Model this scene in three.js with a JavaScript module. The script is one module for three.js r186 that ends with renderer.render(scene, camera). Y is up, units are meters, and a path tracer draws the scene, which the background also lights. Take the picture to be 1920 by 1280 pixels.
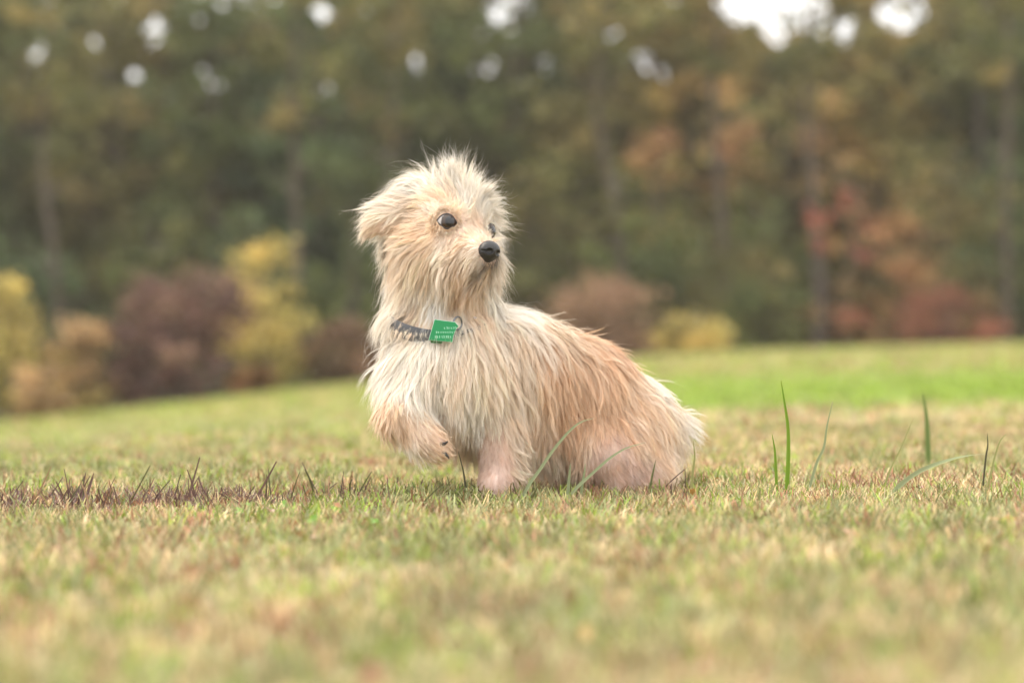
import * as THREE from 'three';
import { mergeGeometries } from 'three/addons/utils/BufferGeometryUtils.js';
import { createNoise3D } from 'simplex-noise';

// ------------------------------------------------------------------ camera, sky, sun, exposure
const CAM_Y = 0.15, CAM_D = 2.7, FPX = 4533;          // the lens sits 15 cm up, 2.7 m from the dog; FPX = focal length in photo pixels
const camera = new THREE.PerspectiveCamera(2 * Math.atan(640 / FPX) * 180 / Math.PI, 1024 / 682, 0.05, 900);
camera.filmGauge = 36;
camera.position.set(0, CAM_Y, CAM_D);
camera.lookAt(0, CAM_Y, 0);
camera.focus = 2.645;
camera.userData.fStop = 3.6;
const scene = new THREE.Scene();
scene.fog = new THREE.FogExp2(0xfff8ee, 0.0008);   // thin fog added as a veil: imitates lens flare, lifts the dark wood
{
  const W = 64, H = 32, data = new Float32Array(W * H * 4);   // even, bright cloud cover: a little brighter overhead
  for (let j = 0; j < H; j++) {
    const el = ((j + 0.5) / H - 0.5) * Math.PI, s = Math.max(0, Math.sin(el)), L = 1.02 * (0.78 + 0.5 * s);
    for (let i = 0; i < W; i++) data.set([L * 1.0, L * 0.985, L * 0.965, 1], (j * W + i) * 4);
  }
  const sky = new THREE.DataTexture(data, W, H, THREE.RGBAFormat, THREE.FloatType);
  sky.mapping = THREE.EquirectangularReflectionMapping;
  sky.magFilter = THREE.LinearFilter; sky.needsUpdate = true;
  scene.background = sky; scene.environment = sky;
}
const sun = new THREE.DirectionalLight(0xfff1dc, 1.5);
sun.position.set(-4.2, 6.2, -1.4); sun.target.position.set(0, 0, 0);
sun.shadow.radius = 26; sun.castShadow = true;
Object.assign(sun.shadow.camera, { left: -12, right: 12, top: 12, bottom: -12, near: 0.1, far: 80 });
scene.add(sun, sun.target);
const renderer = new THREE.WebGLRenderer({ antialias: true });
renderer.setSize(1024, 682);
renderer.toneMapping = THREE.LinearToneMapping;
renderer.toneMappingExposure = 2.3;
renderer.shadowMap.enabled = true;

// ------------------------------------------------------------------ helpers
function rng(seed) { let a = seed >>> 0; return () => { a = (a + 0x6D2B79F5) | 0; let t = Math.imul(a ^ (a >>> 15), 1 | a); t = (t + Math.imul(t ^ (t >>> 7), 61 | t)) ^ t; return ((t ^ (t >>> 14)) >>> 0) / 4294967296; }; }
const R0 = rng(7);
const noise3 = createNoise3D(rng(11)), noiseB = createNoise3D(rng(23)), noiseC = createNoise3D(rng(37));
const V = (x, y, z) => new THREE.Vector3(x, y, z);
const P = (px, py, z) => { const D = CAM_D - z; return V((px - 960) * D / FPX, CAM_Y - (py - 640) * D / FPX, z); };   // photo pixel at a known depth
const clamp = (x, a, b) => Math.min(b, Math.max(a, x));
const sstep = (a, b, x) => { const t = clamp((x - a) / (b - a), 0, 1); return t * t * (3 - 2 * t); };
const lerp = (a, b, t) => a + (b - a) * t;
const taken = {};
function numbered(name) { const n = taken[name] = (taken[name] ?? -1) + 1; return n ? name + '_' + String(n).padStart(3, '0') : name; }
function tag(o, label, category, group) { o.userData.label = label; o.userData.category = category; if (group) o.userData.group = group; return o; }
function mesh(name, geo, mat, parent) { const m = new THREE.Mesh(geo, mat); m.name = parent === scene ? numbered(name) : name; m.castShadow = m.receiveShadow = true; parent.add(m); return m; }
function geoFrom(pos, nor, col, idx) {
  const g = new THREE.BufferGeometry();
  g.setAttribute('position', new THREE.BufferAttribute(pos instanceof Float32Array ? pos : new Float32Array(pos), 3));
  if (nor) g.setAttribute('normal', new THREE.BufferAttribute(nor instanceof Float32Array ? nor : new Float32Array(nor), 3));
  if (col) g.setAttribute('color', new THREE.BufferAttribute(col instanceof Float32Array ? col : new Float32Array(col), 3));
  if (idx) g.setIndex(new THREE.BufferAttribute(idx instanceof Uint32Array ? idx : new Uint32Array(idx), 1));
  if (!nor) g.computeVertexNormals();
  return g;
}
// Surface nets: meshes the zero level of a distance function on a grid
function surfaceNets(f, lo, hi, h) {
  const n = [0, 1, 2].map((k) => Math.ceil((hi.getComponent(k) - lo.getComponent(k)) / h) + 1), [nx, ny, nz] = n;
  const grid = new Float32Array(nx * ny * nz);
  for (let k = 0, at = 0; k < nz; k++) for (let j = 0; j < ny; j++) for (let i = 0; i < nx; i++) grid[at++] = f(lo.x + i * h, lo.y + j * h, lo.z + k * h);
  const cell = new Int32Array(nx * ny * nz).fill(-1), pos = [], idx = [], id = (i, j, k) => i + nx * (j + ny * k);
  for (let k = 0; k < nz - 1; k++) for (let j = 0; j < ny - 1; j++) for (let i = 0; i < nx - 1; i++) {
    let mask = 0; const c = [];
    for (let q = 0; q < 8; q++) { const v = grid[id(i + (q & 1), j + ((q >> 1) & 1), k + (q >> 2))]; c.push(v); if (v < 0) mask |= 1 << q; }
    if (mask === 0 || mask === 255) continue;
    let x = 0, y = 0, z = 0, m = 0;
    for (let a = 0; a < 8; a++) for (const b of [a | 1, a | 2, a | 4]) if (b !== a && (c[a] < 0) !== (c[b] < 0)) {
      const t = c[a] / (c[a] - c[b]);
      x += lerp(a & 1, b & 1, t); y += lerp((a >> 1) & 1, (b >> 1) & 1, t); z += lerp(a >> 2, b >> 2, t); m++;
    }
    cell[id(i, j, k)] = pos.length / 3; pos.push(lo.x + (i + x / m) * h, lo.y + (j + y / m) * h, lo.z + (k + z / m) * h);
  }
  for (let k = 1; k < nz - 1; k++) for (let j = 1; j < ny - 1; j++) for (let i = 1; i < nx - 1; i++) {
    const s = grid[id(i, j, k)] < 0;
    const quad = (a, b, c, d, flip) => { if (a < 0 || b < 0 || c < 0 || d < 0) return; flip ? idx.push(a, c, b, a, d, c) : idx.push(a, b, c, a, c, d); };
    if (s !== grid[id(i + 1, j, k)] < 0) quad(cell[id(i, j - 1, k - 1)], cell[id(i, j, k - 1)], cell[id(i, j, k)], cell[id(i, j - 1, k)], !s);
    if (s !== grid[id(i, j + 1, k)] < 0) quad(cell[id(i - 1, j, k - 1)], cell[id(i - 1, j, k)], cell[id(i, j, k)], cell[id(i, j, k - 1)], !s);
    if (s !== grid[id(i, j, k + 1)] < 0) quad(cell[id(i - 1, j - 1, k)], cell[id(i, j - 1, k)], cell[id(i, j, k)], cell[id(i - 1, j, k)], !s);
  }
  const look = (x, y, z) => {
    const fx = clamp((x - lo.x) / h, 0, nx - 1.001), fy = clamp((y - lo.y) / h, 0, ny - 1.001), fz = clamp((z - lo.z) / h, 0, nz - 1.001), i = fx | 0, j = fy | 0, k = fz | 0, a = fx - i, b = fy - j, c = fz - k, o = id(i, j, k), sy = nx, sz = nx * ny;
    return lerp(lerp(lerp(grid[o], grid[o + 1], a), lerp(grid[o + sy], grid[o + sy + 1], a), b), lerp(lerp(grid[o + sz], grid[o + sz + 1], a), lerp(grid[o + sz + sy], grid[o + sz + sy + 1], a), b), c);
  };
  return { pos, idx, look };
}
const smin = (a, b, k) => { const h = Math.max(k - Math.abs(a - b), 0) / k; return Math.min(a, b) - h * h * k * 0.25; };
function cone(x, y, z, b) {   // distance to a tapered capsule
  const [ax, ay, az, ar, dx, dy, dz, dr, il] = b, px = x - ax, py = y - ay, pz = z - az;
  const t = clamp((px * dx + py * dy + pz * dz) * il, 0, 1), qx = px - dx * t, qy = py - dy * t, qz = pz - dz * t;
  return Math.sqrt(qx * qx + qy * qy + qz * qz) - (ar + dr * t);
}
const bone = (a, ra, b, rb) => { const d = b.clone().sub(a); return [a.x, a.y, a.z, ra, d.x, d.y, d.z, rb - ra, 1 / Math.max(1e-9, d.lengthSq())]; };

// ------------------------------------------------------------------ ground
const farX = [[-40, -2.9], [-12, -1.45], [-6.8, -0.96], [-1.84, -0.42], [1.7, -0.07], [6.8, 0.10], [14, 0.4], [40, 1.0]];
function farH(x) { for (let i = 1; i < farX.length; i++) if (x < farX[i][0] || i === farX.length - 1) { const [a, ha] = farX[i - 1], [b, hb] = farX[i]; return lerp(ha, hb, clamp((x - a) / (b - a), 0, 1)); } }
function groundY(x, z) {
  const D = CAM_D - z, t = clamp((D - 3) / 29, 0, 1.05), X = x * 32 / clamp(D, 8, 40);
  return -0.027 + t * ((farH(X - 0.6) + farH(X) + farH(X + 0.6)) / 3 + 0.03) + 0.006 * noise3(x * 1.7, z * 1.7, 0) * sstep(0.2, 1, Math.abs(z)) + 0.02 * x * (1 - sstep(3, 10, D)) * 0.6 + t * 0.03 * noise3(x * 0.15, z * 0.15, 5) - 0.06 * clamp(D - 33, 0, 12);
}
function grassMix(x, z) {   // what grows where: weights of straw, olive, bright green, brown
  const D = CAM_D - z, n1 = noise3(x * 2.3, z * 1.6, 3), n2 = noiseB(x * 7, z * 5, 1), n3 = noiseC(x * 0.5, z * 0.35, 8);
  const ang = x / D;
  const right = sstep(0.03, 0.07, ang);
  const vivid = sstep(5.4, 6.6, D) * (1 - sstep(8.5, 14, D)) * (0.04 + 0.96 * right);
  let straw = 0.50 + 0.38 * n1 + 0.22 * n2 + 0.35 * right * (1 - sstep(5.2, 6.4, D)) * sstep(2.9, 3.6, D), olive = 0.50 - 0.26 * n1 + 0.15 * n3, bright = 0.12 + 0.30 * Math.max(0, n2) + 0.22 * sstep(3.3, 6, D) * (1 - right), brown = 0.10 + 0.26 * Math.max(0, -n2 + n1 * 0.5) * (1 - sstep(3.5, 6, D));
  straw *= 1 - 0.85 * vivid; olive *= 1 - 0.6 * vivid; brown *= 1 - 0.9 * vivid; bright += vivid * 1.6;
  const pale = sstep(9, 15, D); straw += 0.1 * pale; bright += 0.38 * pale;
  return [straw, olive, bright, brown].map((v) => Math.max(0.01, v));
}
const GRASS = [[0.60, 0.465, 0.28], [0.30, 0.31, 0.14], [0.27, 0.365, 0.06], [0.32, 0.17, 0.105]];
{
  const xs = [], zs = [];
  for (let i = -60; i <= 60; i++) xs.push(Math.sign(i) * (Math.abs(i) * 0.05 + Math.pow(Math.abs(i) / 60, 4) * 160));
  for (let i = 0; i <= 130; i++) zs.push(8 - (i * 0.09 + Math.pow(i / 130, 4) * 260));
  const pos = [], col = [], idx = [];
  zs.forEach((z, j) => xs.forEach((x, i) => {
    pos.push(x, groundY(x, z) , z);
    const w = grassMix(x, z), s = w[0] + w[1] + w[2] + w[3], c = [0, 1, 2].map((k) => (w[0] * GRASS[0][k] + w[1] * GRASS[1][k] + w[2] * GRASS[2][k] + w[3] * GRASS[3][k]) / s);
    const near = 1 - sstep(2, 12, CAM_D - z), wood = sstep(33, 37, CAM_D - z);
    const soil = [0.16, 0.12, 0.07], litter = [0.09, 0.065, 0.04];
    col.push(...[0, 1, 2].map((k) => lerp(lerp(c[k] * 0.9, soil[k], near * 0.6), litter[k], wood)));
    if (i && j) { const a = (j - 1) * xs.length + i - 1, b = a + 1, c2 = a + xs.length, d = c2 + 1; idx.push(a, b, c2, b, d, c2); }
  }));
  for (let t = 0; t < idx.length; t += 3) { const q = idx[t + 1]; idx[t + 1] = idx[t + 2]; idx[t + 2] = q; }
  const g = mesh('ground', geoFrom(pos, null, col, idx), new THREE.MeshStandardMaterial({ vertexColors: true, roughness: 1, side: THREE.DoubleSide }), scene);
  g.userData.kind = 'structure';
}

// ------------------------------------------------------------------ grass
function bladeStrip(out, base, dir, side, len, width, bend, segs, cut = 0.25) {   // one tapered, bending blade
  const { pos, nor, col, idx } = out, p = base.clone(), d = dir.clone(), start = pos.length / 3, n = V(0, 0, 0);
  for (let s = 0; s <= segs; s++) {
    const t = s / segs, w = width * 0.5 * lerp(1, cut, Math.pow(t, 1.6));
    n.crossVectors(side, d).normalize();
    pos.push(p.x - side.x * w, p.y - side.y * w, p.z - side.z * w, p.x + side.x * w, p.y + side.y * w, p.z + side.z * w);
    nor.push(n.x, n.y, n.z, n.x, n.y, n.z);
    if (out.tint) { const q = out.tint; col.push(...q, ...q); }
    if (s) { const a = start + (s - 1) * 2; idx.push(a, a + 1, a + 3, a, a + 3, a + 2); }
    p.addScaledVector(d, len / segs);
    d.addScaledVector(bend, 1 / segs).normalize();
  }
}
function clumpGeo(seed, blades, spread, len, width, lean) {
  const r = rng(seed), out = { pos: [], nor: [], col: [], idx: [], tint: null };
  for (let b = 0; b < blades; b++) {
    const a = r() * 6.283, q = Math.sqrt(r()) * spread, az = r() * 6.283, up = lean * (0.25 + r());
    const dir = V(Math.cos(az) * up, 1, Math.sin(az) * up).normalize(), side = V(-Math.sin(az + r() - 0.5), 0, Math.cos(az + r() - 0.5)).normalize();
    const v = 0.72 + 0.56 * r(), warm = (r() - 0.5) * 0.26; out.tint = [v * (1 + warm), v, v * (1 - warm)];
    bladeStrip(out, V(Math.cos(a) * q, -0.003, Math.sin(a) * q), dir, side, len * (0.45 + 0.75 * r()), width * (0.7 + 0.6 * r()), V(Math.cos(az) * r() * 1.1, -0.35 * r(), Math.sin(az) * r() * 1.1), 3, 0.2 + 0.4 * r());
  }
  return geoFrom(out.pos, out.nor, out.col, out.idx);
}
const grassMat = new THREE.MeshPhysicalMaterial({ color: 0xffffff, vertexColors: true, roughness: 0.75, transmission: 0.35, thickness: 0, side: THREE.DoubleSide, specularIntensity: 0.4 });
const pickOf = (w, r) => { let t = r * w.reduce((a, b) => a + b, 0); for (let k = 0; k < w.length; k++) { t -= w[k]; if (t <= 0) return k; } return w.length - 1; };
const deadPatch = (x, z) => { const n = noiseB(x * 9, z * 9, 4) * 0.35, a = ((x + 0.44) / 0.30) ** 2 + ((z - 0.05 + 0.05 * (x + 0.4)) / 0.125) ** 2; return 1 - sstep(0.55, 1.25, a + n); };
function scatter(name, d0, d1, perM2, variants, seed, scale, widen) {
  const r = rng(seed), m4 = new THREE.Matrix4(), q = new THREE.Quaternion(), e = new THREE.Euler(), list = variants.map(() => []);
  const halfAt = (d) => (960 / FPX) * d * widen + 0.12, total = Math.round(perM2 * (2 * (960 / FPX) * widen) * (d1 * d1 - d0 * d0) / 2);
  for (let i = 0; i < total; i++) {
    const D = Math.sqrt(lerp(d0 * d0, d1 * d1, r())), x = (r() * 2 - 1) * halfAt(D), z = CAM_D - D;
    const dens = 0.75 + 0.35 * noise3(x * 5, z * 5, 2);
    const rr = r(), s0 = r(), yaw = r() * 6.283, pk = r(), j = r(), vi = Math.floor(r() * variants.length);
    if (rr > dens) continue;
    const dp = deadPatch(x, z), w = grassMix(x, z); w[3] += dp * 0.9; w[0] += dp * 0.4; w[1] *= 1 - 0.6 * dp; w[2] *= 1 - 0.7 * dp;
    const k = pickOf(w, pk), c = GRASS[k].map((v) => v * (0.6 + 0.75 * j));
    if (k === 3 && dp > 0.3 && s0 > 0.55) { c[0] = 0.17; c[1] = 0.105; c[2] = 0.09; }
    const s = scale * (0.65 + 0.6 * s0) * (0.9 + 0.25 * noiseC(x * 3, z * 3, 1)) * (k === 0 ? 0.85 : 1);
    q.setFromEuler(e.set((r() - 0.5) * 0.3, yaw, (r() - 0.5) * 0.3));
    m4.compose(V(x, groundY(x, z), z), q, V(s, s, s));
    list[vi].push([m4.clone(), c]);
  }
  const all = new THREE.Group(); all.name = name; all.userData.kind = 'stuff'; scene.add(all);
  list.forEach((l, vi) => {
    const im = new THREE.InstancedMesh(variants[vi], grassMat, l.length), c = new THREE.Color();
    l.forEach(([m, rgb], i) => { im.setMatrixAt(i, m); im.setColorAt(i, c.setRGB(rgb[0], rgb[1], rgb[2])); });
    im.name = 'grass_tuft'; im.userData.kind = 'stuff'; im.castShadow = im.receiveShadow = true; all.add(im);
  });
  tag(all, { lawn_grass: 'short mown grass, straw and olive, round the dog', field_grass: 'yellow green grass of the open lawn behind the dog', meadow_grass: 'pale green grass far off below the bushes' }[name], 'grass');
}
scatter('lawn_grass', 0.7, 4.6, 9500, [0, 1, 2, 3].map((k) => clumpGeo(100 + k, 9, 0.011, 0.024, 0.0020, 0.8)), 501, 1, 1.5);
scatter('field_grass', 4.6, 12, 1500, [0, 1].map((k) => clumpGeo(140 + k, 14, 0.03, 0.026, 0.0035, 0.8)), 502, 1, 1.4);
scatter('meadow_grass', 12, 34, 260, [0].map((k) => clumpGeo(160 + k, 18, 0.09, 0.05, 0.010, 0.7)), 503, 1, 1.35);

// stiff dead stalks of the dark patch: nobody could count them
{
  const r = rng(77), out = [], m4 = new THREE.Matrix4(), q = new THREE.Quaternion(), e = new THREE.Euler();
  const stalk = () => { const o = { pos: [], nor: [], col: [], idx: [], tint: [1, 1, 1] }; for (const a of [0, 1.57]) bladeStrip(o, V(0, 0, 0), V(0, 1, 0), V(Math.cos(a), 0, Math.sin(a)), 1, 0.04, V(0.3, 0, 0.12), 4, 0.5); return geoFrom(o.pos, o.nor, o.col, o.idx); };
  for (let i = 0; i < 3000; i++) {
    const x = -0.78 + r() * 0.98, z = -0.10 + r() * 0.30, a = r(), b = r(), c = r(), d = r(), f = r();
    const inPatch = deadPatch(x, z) * sstep(0.05, 0.65, noiseC(x * 13, z * 17, 3));
    if (a > inPatch * 0.8 + 0.012) continue;
    const len = 0.019 + 0.028 * b * b * b + (c < 0.11 ? 0.019 : 0);
    const la = 0.2 + 0.85 * r(), lz = r() * 6.28; q.setFromAxisAngle(V(Math.cos(lz), 0, Math.sin(lz)), la * (b > 0.8 ? 0.75 : 1)); q.multiply(new THREE.Quaternion().setFromAxisAngle(V(0, 1, 0), r() * 6.28));
    m4.compose(V(x, groundY(x, z) - 0.002, z), q, V(lerp(0.035, 0.07, d), len, lerp(0.035, 0.07, d)));
    out.push([m4.clone(), f < 0.62 ? [0.10 + 0.08 * d, 0.062 + 0.045 * d, 0.056 + 0.035 * d] : f < 0.82 ? [0.12, 0.12, 0.055] : [0.36, 0.24, 0.14]]);
  }
  const im = new THREE.InstancedMesh(stalk(), grassMat, out.length), c = new THREE.Color();
  out.forEach(([m, k], i) => { im.setMatrixAt(i, m); im.setColorAt(i, c.setRGB(...k)); });
  im.name = 'dead_grass'; im.userData.kind = 'stuff'; im.castShadow = im.receiveShadow = true; scene.add(im);
  tag(im, 'dark purple brown dead grass stalks in a dry patch beside the dog', 'dead grass');
}

// tall single blades
function tallBlade(name, pts, width, rgb, label) {
  const curve = new THREE.CatmullRomCurve3(pts), n = 14, o = { pos: [], nor: [], col: [], idx: [] }, base = pts[0];
  for (let s = 0; s <= n; s++) {
    const t = s / n, p = curve.getPoint(t).sub(base), tg = curve.getTangent(t), side = V(1, 0, 0.35).addScaledVector(tg, -V(1, 0, 0.35).dot(tg)).normalize(), up = V(0, 0, 0).crossVectors(side, tg).normalize();
    const w = width * 0.5 * (t < 0.12 ? 0.75 + t * 2 : 1) * (1 - 0.82 * Math.pow(t, 2.2));
    for (const [k, l] of [[-1, 0.25], [0, -0.15], [1, 0.25]]) { o.pos.push(p.x + side.x * w * k + up.x * w * l, p.y + side.y * w * k + up.y * w * l, p.z + side.z * w * k + up.z * w * l); o.nor.push(...up.clone().addScaledVector(side, -k * 0.4).normalize().toArray()); const v = 1 + (k === 0 ? -0.12 : 0.06); const dry = t > 0.95 ? 1.6 : 1; o.col.push(rgb[0] * v * dry, rgb[1] * v * (dry > 1 ? 1.2 : 1), rgb[2] * v * dry); }
    if (s) { const a = (s - 1) * 3; for (const k of [0, 1]) o.idx.push(a + k, a + k + 1, a + k + 4, a + k, a + k + 4, a + k + 3); }
  }
  const m = mesh(name, geoFrom(o.pos, o.nor, o.col, o.idx), grassMat, scene); m.position.copy(base);
  return tag(m, label, 'grass blade');
}
const G1 = [0.16, 0.27, 0.025], G2 = [0.27, 0.31, 0.17], G3 = [0.30, 0.30, 0.12], G4 = [0.085, 0.08, 0.045];
const blade = (z, pts, w, c, label) => {   // rooted in the soil below its lowest visible point
  const q = pts.map((p) => P(p[0], p[1], z + (p[2] ?? 0))), gy = groundY(q[0].x, z) - 0.002;
  if (q[0].y > gy + 0.002) { const s = q[1].clone().sub(q[0]).normalize(), k = (q[0].y - gy) / Math.max(0.6, s.y); q.unshift(V(q[0].x - s.x * k * 0.6, gy, q[0].z)); }
  return tallBlade('grass_blade', q, w, c, label);
};
blade(0.03, [[1477, 900], [1479, 850], [1478, 800], [1472, 757], [1465, 714]], 0.0050, G1, 'tallest bright green upright grass blade standing alone on the lawn');
blade(0.02, [[1455, 872], [1453, 842], [1448, 814]], 0.0034, G1, 'short green upright blade beside the tallest grass blade');
blade(0.0, [[1532, 868], [1545, 840], [1551, 800], [1562, 753]], 0.0034, G2, 'pale grey green blade leaning right, next tallest on the lawn');
blade(0.01, [[1668, 885], [1690, 840], [1712, 787]], 0.0024, G3, 'thin pale yellow green blade leaning right');
blade(0.05, [[1682, 916], [1720, 886, 0.005], [1768, 866, 0.01], [1812, 855, 0.01], [1848, 851, 0.005]], 0.0055, G2, 'long blade arching low over the lawn, pale at its base');
blade(-0.55, [[1740, 815], [1738, 780], [1731, 738]], 0.0075, [0.14, 0.2, 0.06], 'blurred broad green blade standing behind the low arching blade');
blade(0.05, [[1850, 853], [1853, 835], [1852, 812]], 0.0022, G4, 'dark stalk at the tip of the low arching blade');
blade(0.055, [[1868, 850], [1878, 824], [1890, 812]], 0.0024, G3, 'small yellow tipped blade by the low arching blade');
blade(0.10, [[990, 912], [1010, 884], [1036, 846], [1068, 808], [1090, 791], [1114, 784]], 0.0040, G2, 'curved grey green blade arching before the belly of the dog');
blade(0.10, [[1080, 916], [1105, 893], [1145, 858], [1175, 840], [1210, 830]], 0.0038, G2, 'curved grey green blade arching before the hind leg of the dog');
blade(0.09, [[1066, 912], [1068, 890], [1070, 868]], 0.0040, G2, 'short upright pale blade between the two curved blades');
blade(0.09, [[1092, 908], [1096, 886], [1098, 868]], 0.0032, G2, 'short upright pale blade before the belly of the dog');
blade(0.06, [[872, 905], [868, 880], [859, 846]], 0.0026, G4, 'thin dark stalk with pale tip beside the standing foreleg');
blade(-0.02, [[1222, 900], [1226, 880], [1230, 862]], 0.0028, [0.14, 0.16, 0.06], 'short dark green blade before the hind paw of the dog');
blade(0.0, [[1300, 880], [1303, 856], [1300, 826]], 0.003, G3, 'small faint blade just behind the rump of the dog');

// small fallen leaf scraps lying in the lawn
{
  const leafGeo = (seed) => {
    const r = rng(seed), pos = [0, 0.0012, 0], idx = [], n = 9;
    for (let i = 0; i < n; i++) { const a = i / n * 6.283, q = (0.75 + 0.5 * r()) * (1 + 0.5 * Math.cos(2 * a)); pos.push(Math.cos(a) * q * 0.011, 0.006 * (Math.cos(2 * a + 1) * 0.5 + r() * 0.6), Math.sin(a) * q * 0.009); }
    for (let i = 0; i < n; i++) idx.push(0, 1 + (i + 1) % n, 1 + i);
    return geoFrom(pos, null, null, idx);
  };
  const geos = [1, 2, 3, 4].map((k) => leafGeo(900 + k));
  const mats = [[0.34, 0.15, 0.055], [0.24, 0.095, 0.05], [0.42, 0.24, 0.07]].map((c) => new THREE.MeshPhysicalMaterial({ color: new THREE.Color().setRGB(...c), roughness: 0.7, transmission: 0.25, thickness: 0, side: THREE.DoubleSide }));
  const r = rng(41), spots = [[510, 950], [640, 955], [1235, 1010], [860, 1190], [250, 1130], [1500, 1080], [1660, 1140], [1850, 1050], [290, 1175], [1400, 985], [1245, 1070], [110, 985], [575, 1000], [700, 1260], [1760, 1195], [1100, 1180], [430, 1040], [960, 955], [350, 990], [1580, 1000], [1300, 930], [1340, 905], [1720, 925], [40, 1060], [1880, 985], [1010, 1225], [1570, 1215], [180, 1240]];
  for (const [px, py] of spots) {
    const D = 0.168 * FPX / (py - 640), z = CAM_D - D, x = (px - 960) * D / FPX, s = 0.4 + 0.5 * r();
    const m = mesh('fallen_leaf', geos[Math.floor(r() * 4)], mats[Math.floor(r() * 3)], scene);
    m.position.set(x, groundY(x, z) + 0.008, z); m.rotation.set((r() - 0.5) * 1.4, r() * 6.28, (r() - 0.5) * 1.4); m.scale.setScalar(s);
    tag(m, 'small curled brown scrap of fallen leaf lying in the mown grass', 'leaf', 'scraps of fallen leaf in the lawn');
  }
  const cl = []; // three round leaflets on thin stems
  for (const a of [0, 2.1, 4.2]) { const g = new THREE.CircleGeometry(0.0042, 10).rotateX(-Math.PI / 2 + 0.35).translate(0.0042, 0.014, 0).rotateY(a); g.deleteAttribute('uv'); cl.push(g); }
  const stem = new THREE.CylinderGeometry(0.0006, 0.0006, 0.016, 5).translate(0, 0.006, 0); stem.deleteAttribute('uv'); cl.push(stem);
  const cg = mergeGeometries(cl), cm = new THREE.MeshPhysicalMaterial({ color: new THREE.Color().setRGB(0.17, 0.34, 0.03), roughness: 0.6, transmission: 0.35, thickness: 0, side: THREE.DoubleSide });
  for (const [px, py] of [[470, 937], [535, 938], [448, 948], [630, 950], [700, 968], [145, 995], [905, 975], [1380, 935], [1830, 960], [590, 965]]) {
    const D = 0.165 * FPX / (py - 640), z = CAM_D - D, x = (px - 960) * D / FPX, m = mesh('clover_sprig', cg, cm, scene);
    m.position.set(x, groundY(x, z) + 0.004, z); m.rotation.set(0.5 + 0.5 * r(), r() * 6, 0.3 * r()); m.scale.setScalar(0.5 + 0.3 * r());
    tag(m, 'small bright green clover sprig in the mown grass', 'clover', 'clover sprigs in the lawn');
  }
}

// ------------------------------------------------------------------ woods and bushes behind the lawn
const leafMat = new THREE.MeshPhysicalMaterial({ color: 0xffffff, vertexColors: true, roughness: 0.8, transmission: 0.3, thickness: 0, side: THREE.DoubleSide, specularIntensity: 0.25 });
const barkMat = new THREE.MeshStandardMaterial({ color: new THREE.Color().setRGB(0.075, 0.058, 0.046), roughness: 0.95 });
// a crown: leaf-sized faces gathered in clumps through an ellipsoid; keep() leaves gaps
function crownGeo(seed, rx, ry, rz, clumps, perClump, leaf, palette, clumpR, shape = 0, hole = null) {
  const r = rng(seed), pos = [], nor = [], col = [], idx = [], gs = () => (r() + r() + r() - 1.5) / 1.0, q = V(0, 0, 0), a = V(0, 0, 0), b = V(0, 0, 0), n = V(0, 0, 0);
  for (let c = 0; c < clumps; c++) {
    do { q.set(r() * 2 - 1, r() * 2 - 1, r() * 2 - 1); } while (q.lengthSq() > 1 || (q.lengthSq() < 0.16 && r() < 0.6));
    if (shape) { const t = (q.y + 1) / 2; q.x *= lerp(1, 0.35, t * shape); q.z *= lerp(1, 0.35, t * shape); }
    const tint = palette[Math.floor(r() * palette.length)], v = 0.5 + 0.95 * r(), cr = clumpR * (0.6 + 0.8 * r());
    for (let l = 0; l < perClump; l++) {
      const x = q.x * rx + gs() * cr, y = q.y * ry + gs() * cr * 0.7, z = q.z * rz + gs() * cr;
      a.set(gs(), gs() * 0.7, gs()).normalize(); b.set(gs(), gs(), gs()).cross(a).normalize(); n.crossVectors(a, b);
      const s = leaf * (0.6 + 0.8 * r()), k = v * (0.75 + 0.5 * r());
      if (hole && hole(x, y, z, s) && r() < 0.9) continue;
      const at = pos.length / 3;
      for (const [u, w] of [[-1, 0], [0, 0.55], [1, 0], [0, -0.55]]) { pos.push(x + a.x * u * s + b.x * w * s, y + a.y * u * s + b.y * w * s, z + a.z * u * s + b.z * w * s); nor.push(n.x, n.y, n.z); col.push(tint[0] * k, tint[1] * k, tint[2] * k); }
      idx.push(at, at + 2, at + 1, at, at + 3, at + 2);
    }
  }
  return geoFrom(pos, nor, col, idx);
}
function trunkGeo(seed, h, r0, limbs, spread) {
  const r = rng(seed), parts = [], tube = (pts, ra, rb) => { const cv = new THREE.CatmullRomCurve3(pts), g = new THREE.TubeGeometry(cv, 8, ra, 7), p = g.attributes.position; for (let i = 0; i < p.count; i++) { const t = Math.floor(i / 8) / 8, c = cv.getPoint(t), k = lerp(1, rb / ra, t); p.setXYZ(i, c.x + (p.getX(i) - c.x) * k, c.y + (p.getY(i) - c.y) * k, c.z + (p.getZ(i) - c.z) * k); } parts.push(g); };
  const w = () => (r() - 0.5) * h * 0.06, top = [V(0, -0.1, 0), V(w(), h * 0.33, w()), V(w(), h * 0.66, w()), V(w(), h, w())];
  tube(top, r0, r0 * 0.3); const main = new THREE.CatmullRomCurve3(top);
  for (let i = 0; i < limbs; i++) { const t = 0.25 + 0.65 * r(), p = main.getPoint(t), a = r() * 6.28, l = spread * (0.5 + 0.6 * r()); tube([p, p.clone().add(V(Math.cos(a) * l * 0.5, l * 0.35, Math.sin(a) * l * 0.5)), p.clone().add(V(Math.cos(a) * l, l * (0.5 + 0.4 * r()), Math.sin(a) * l))], r0 * 0.4, r0 * 0.1); }
  return mergeGeometries(parts);
}
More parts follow.
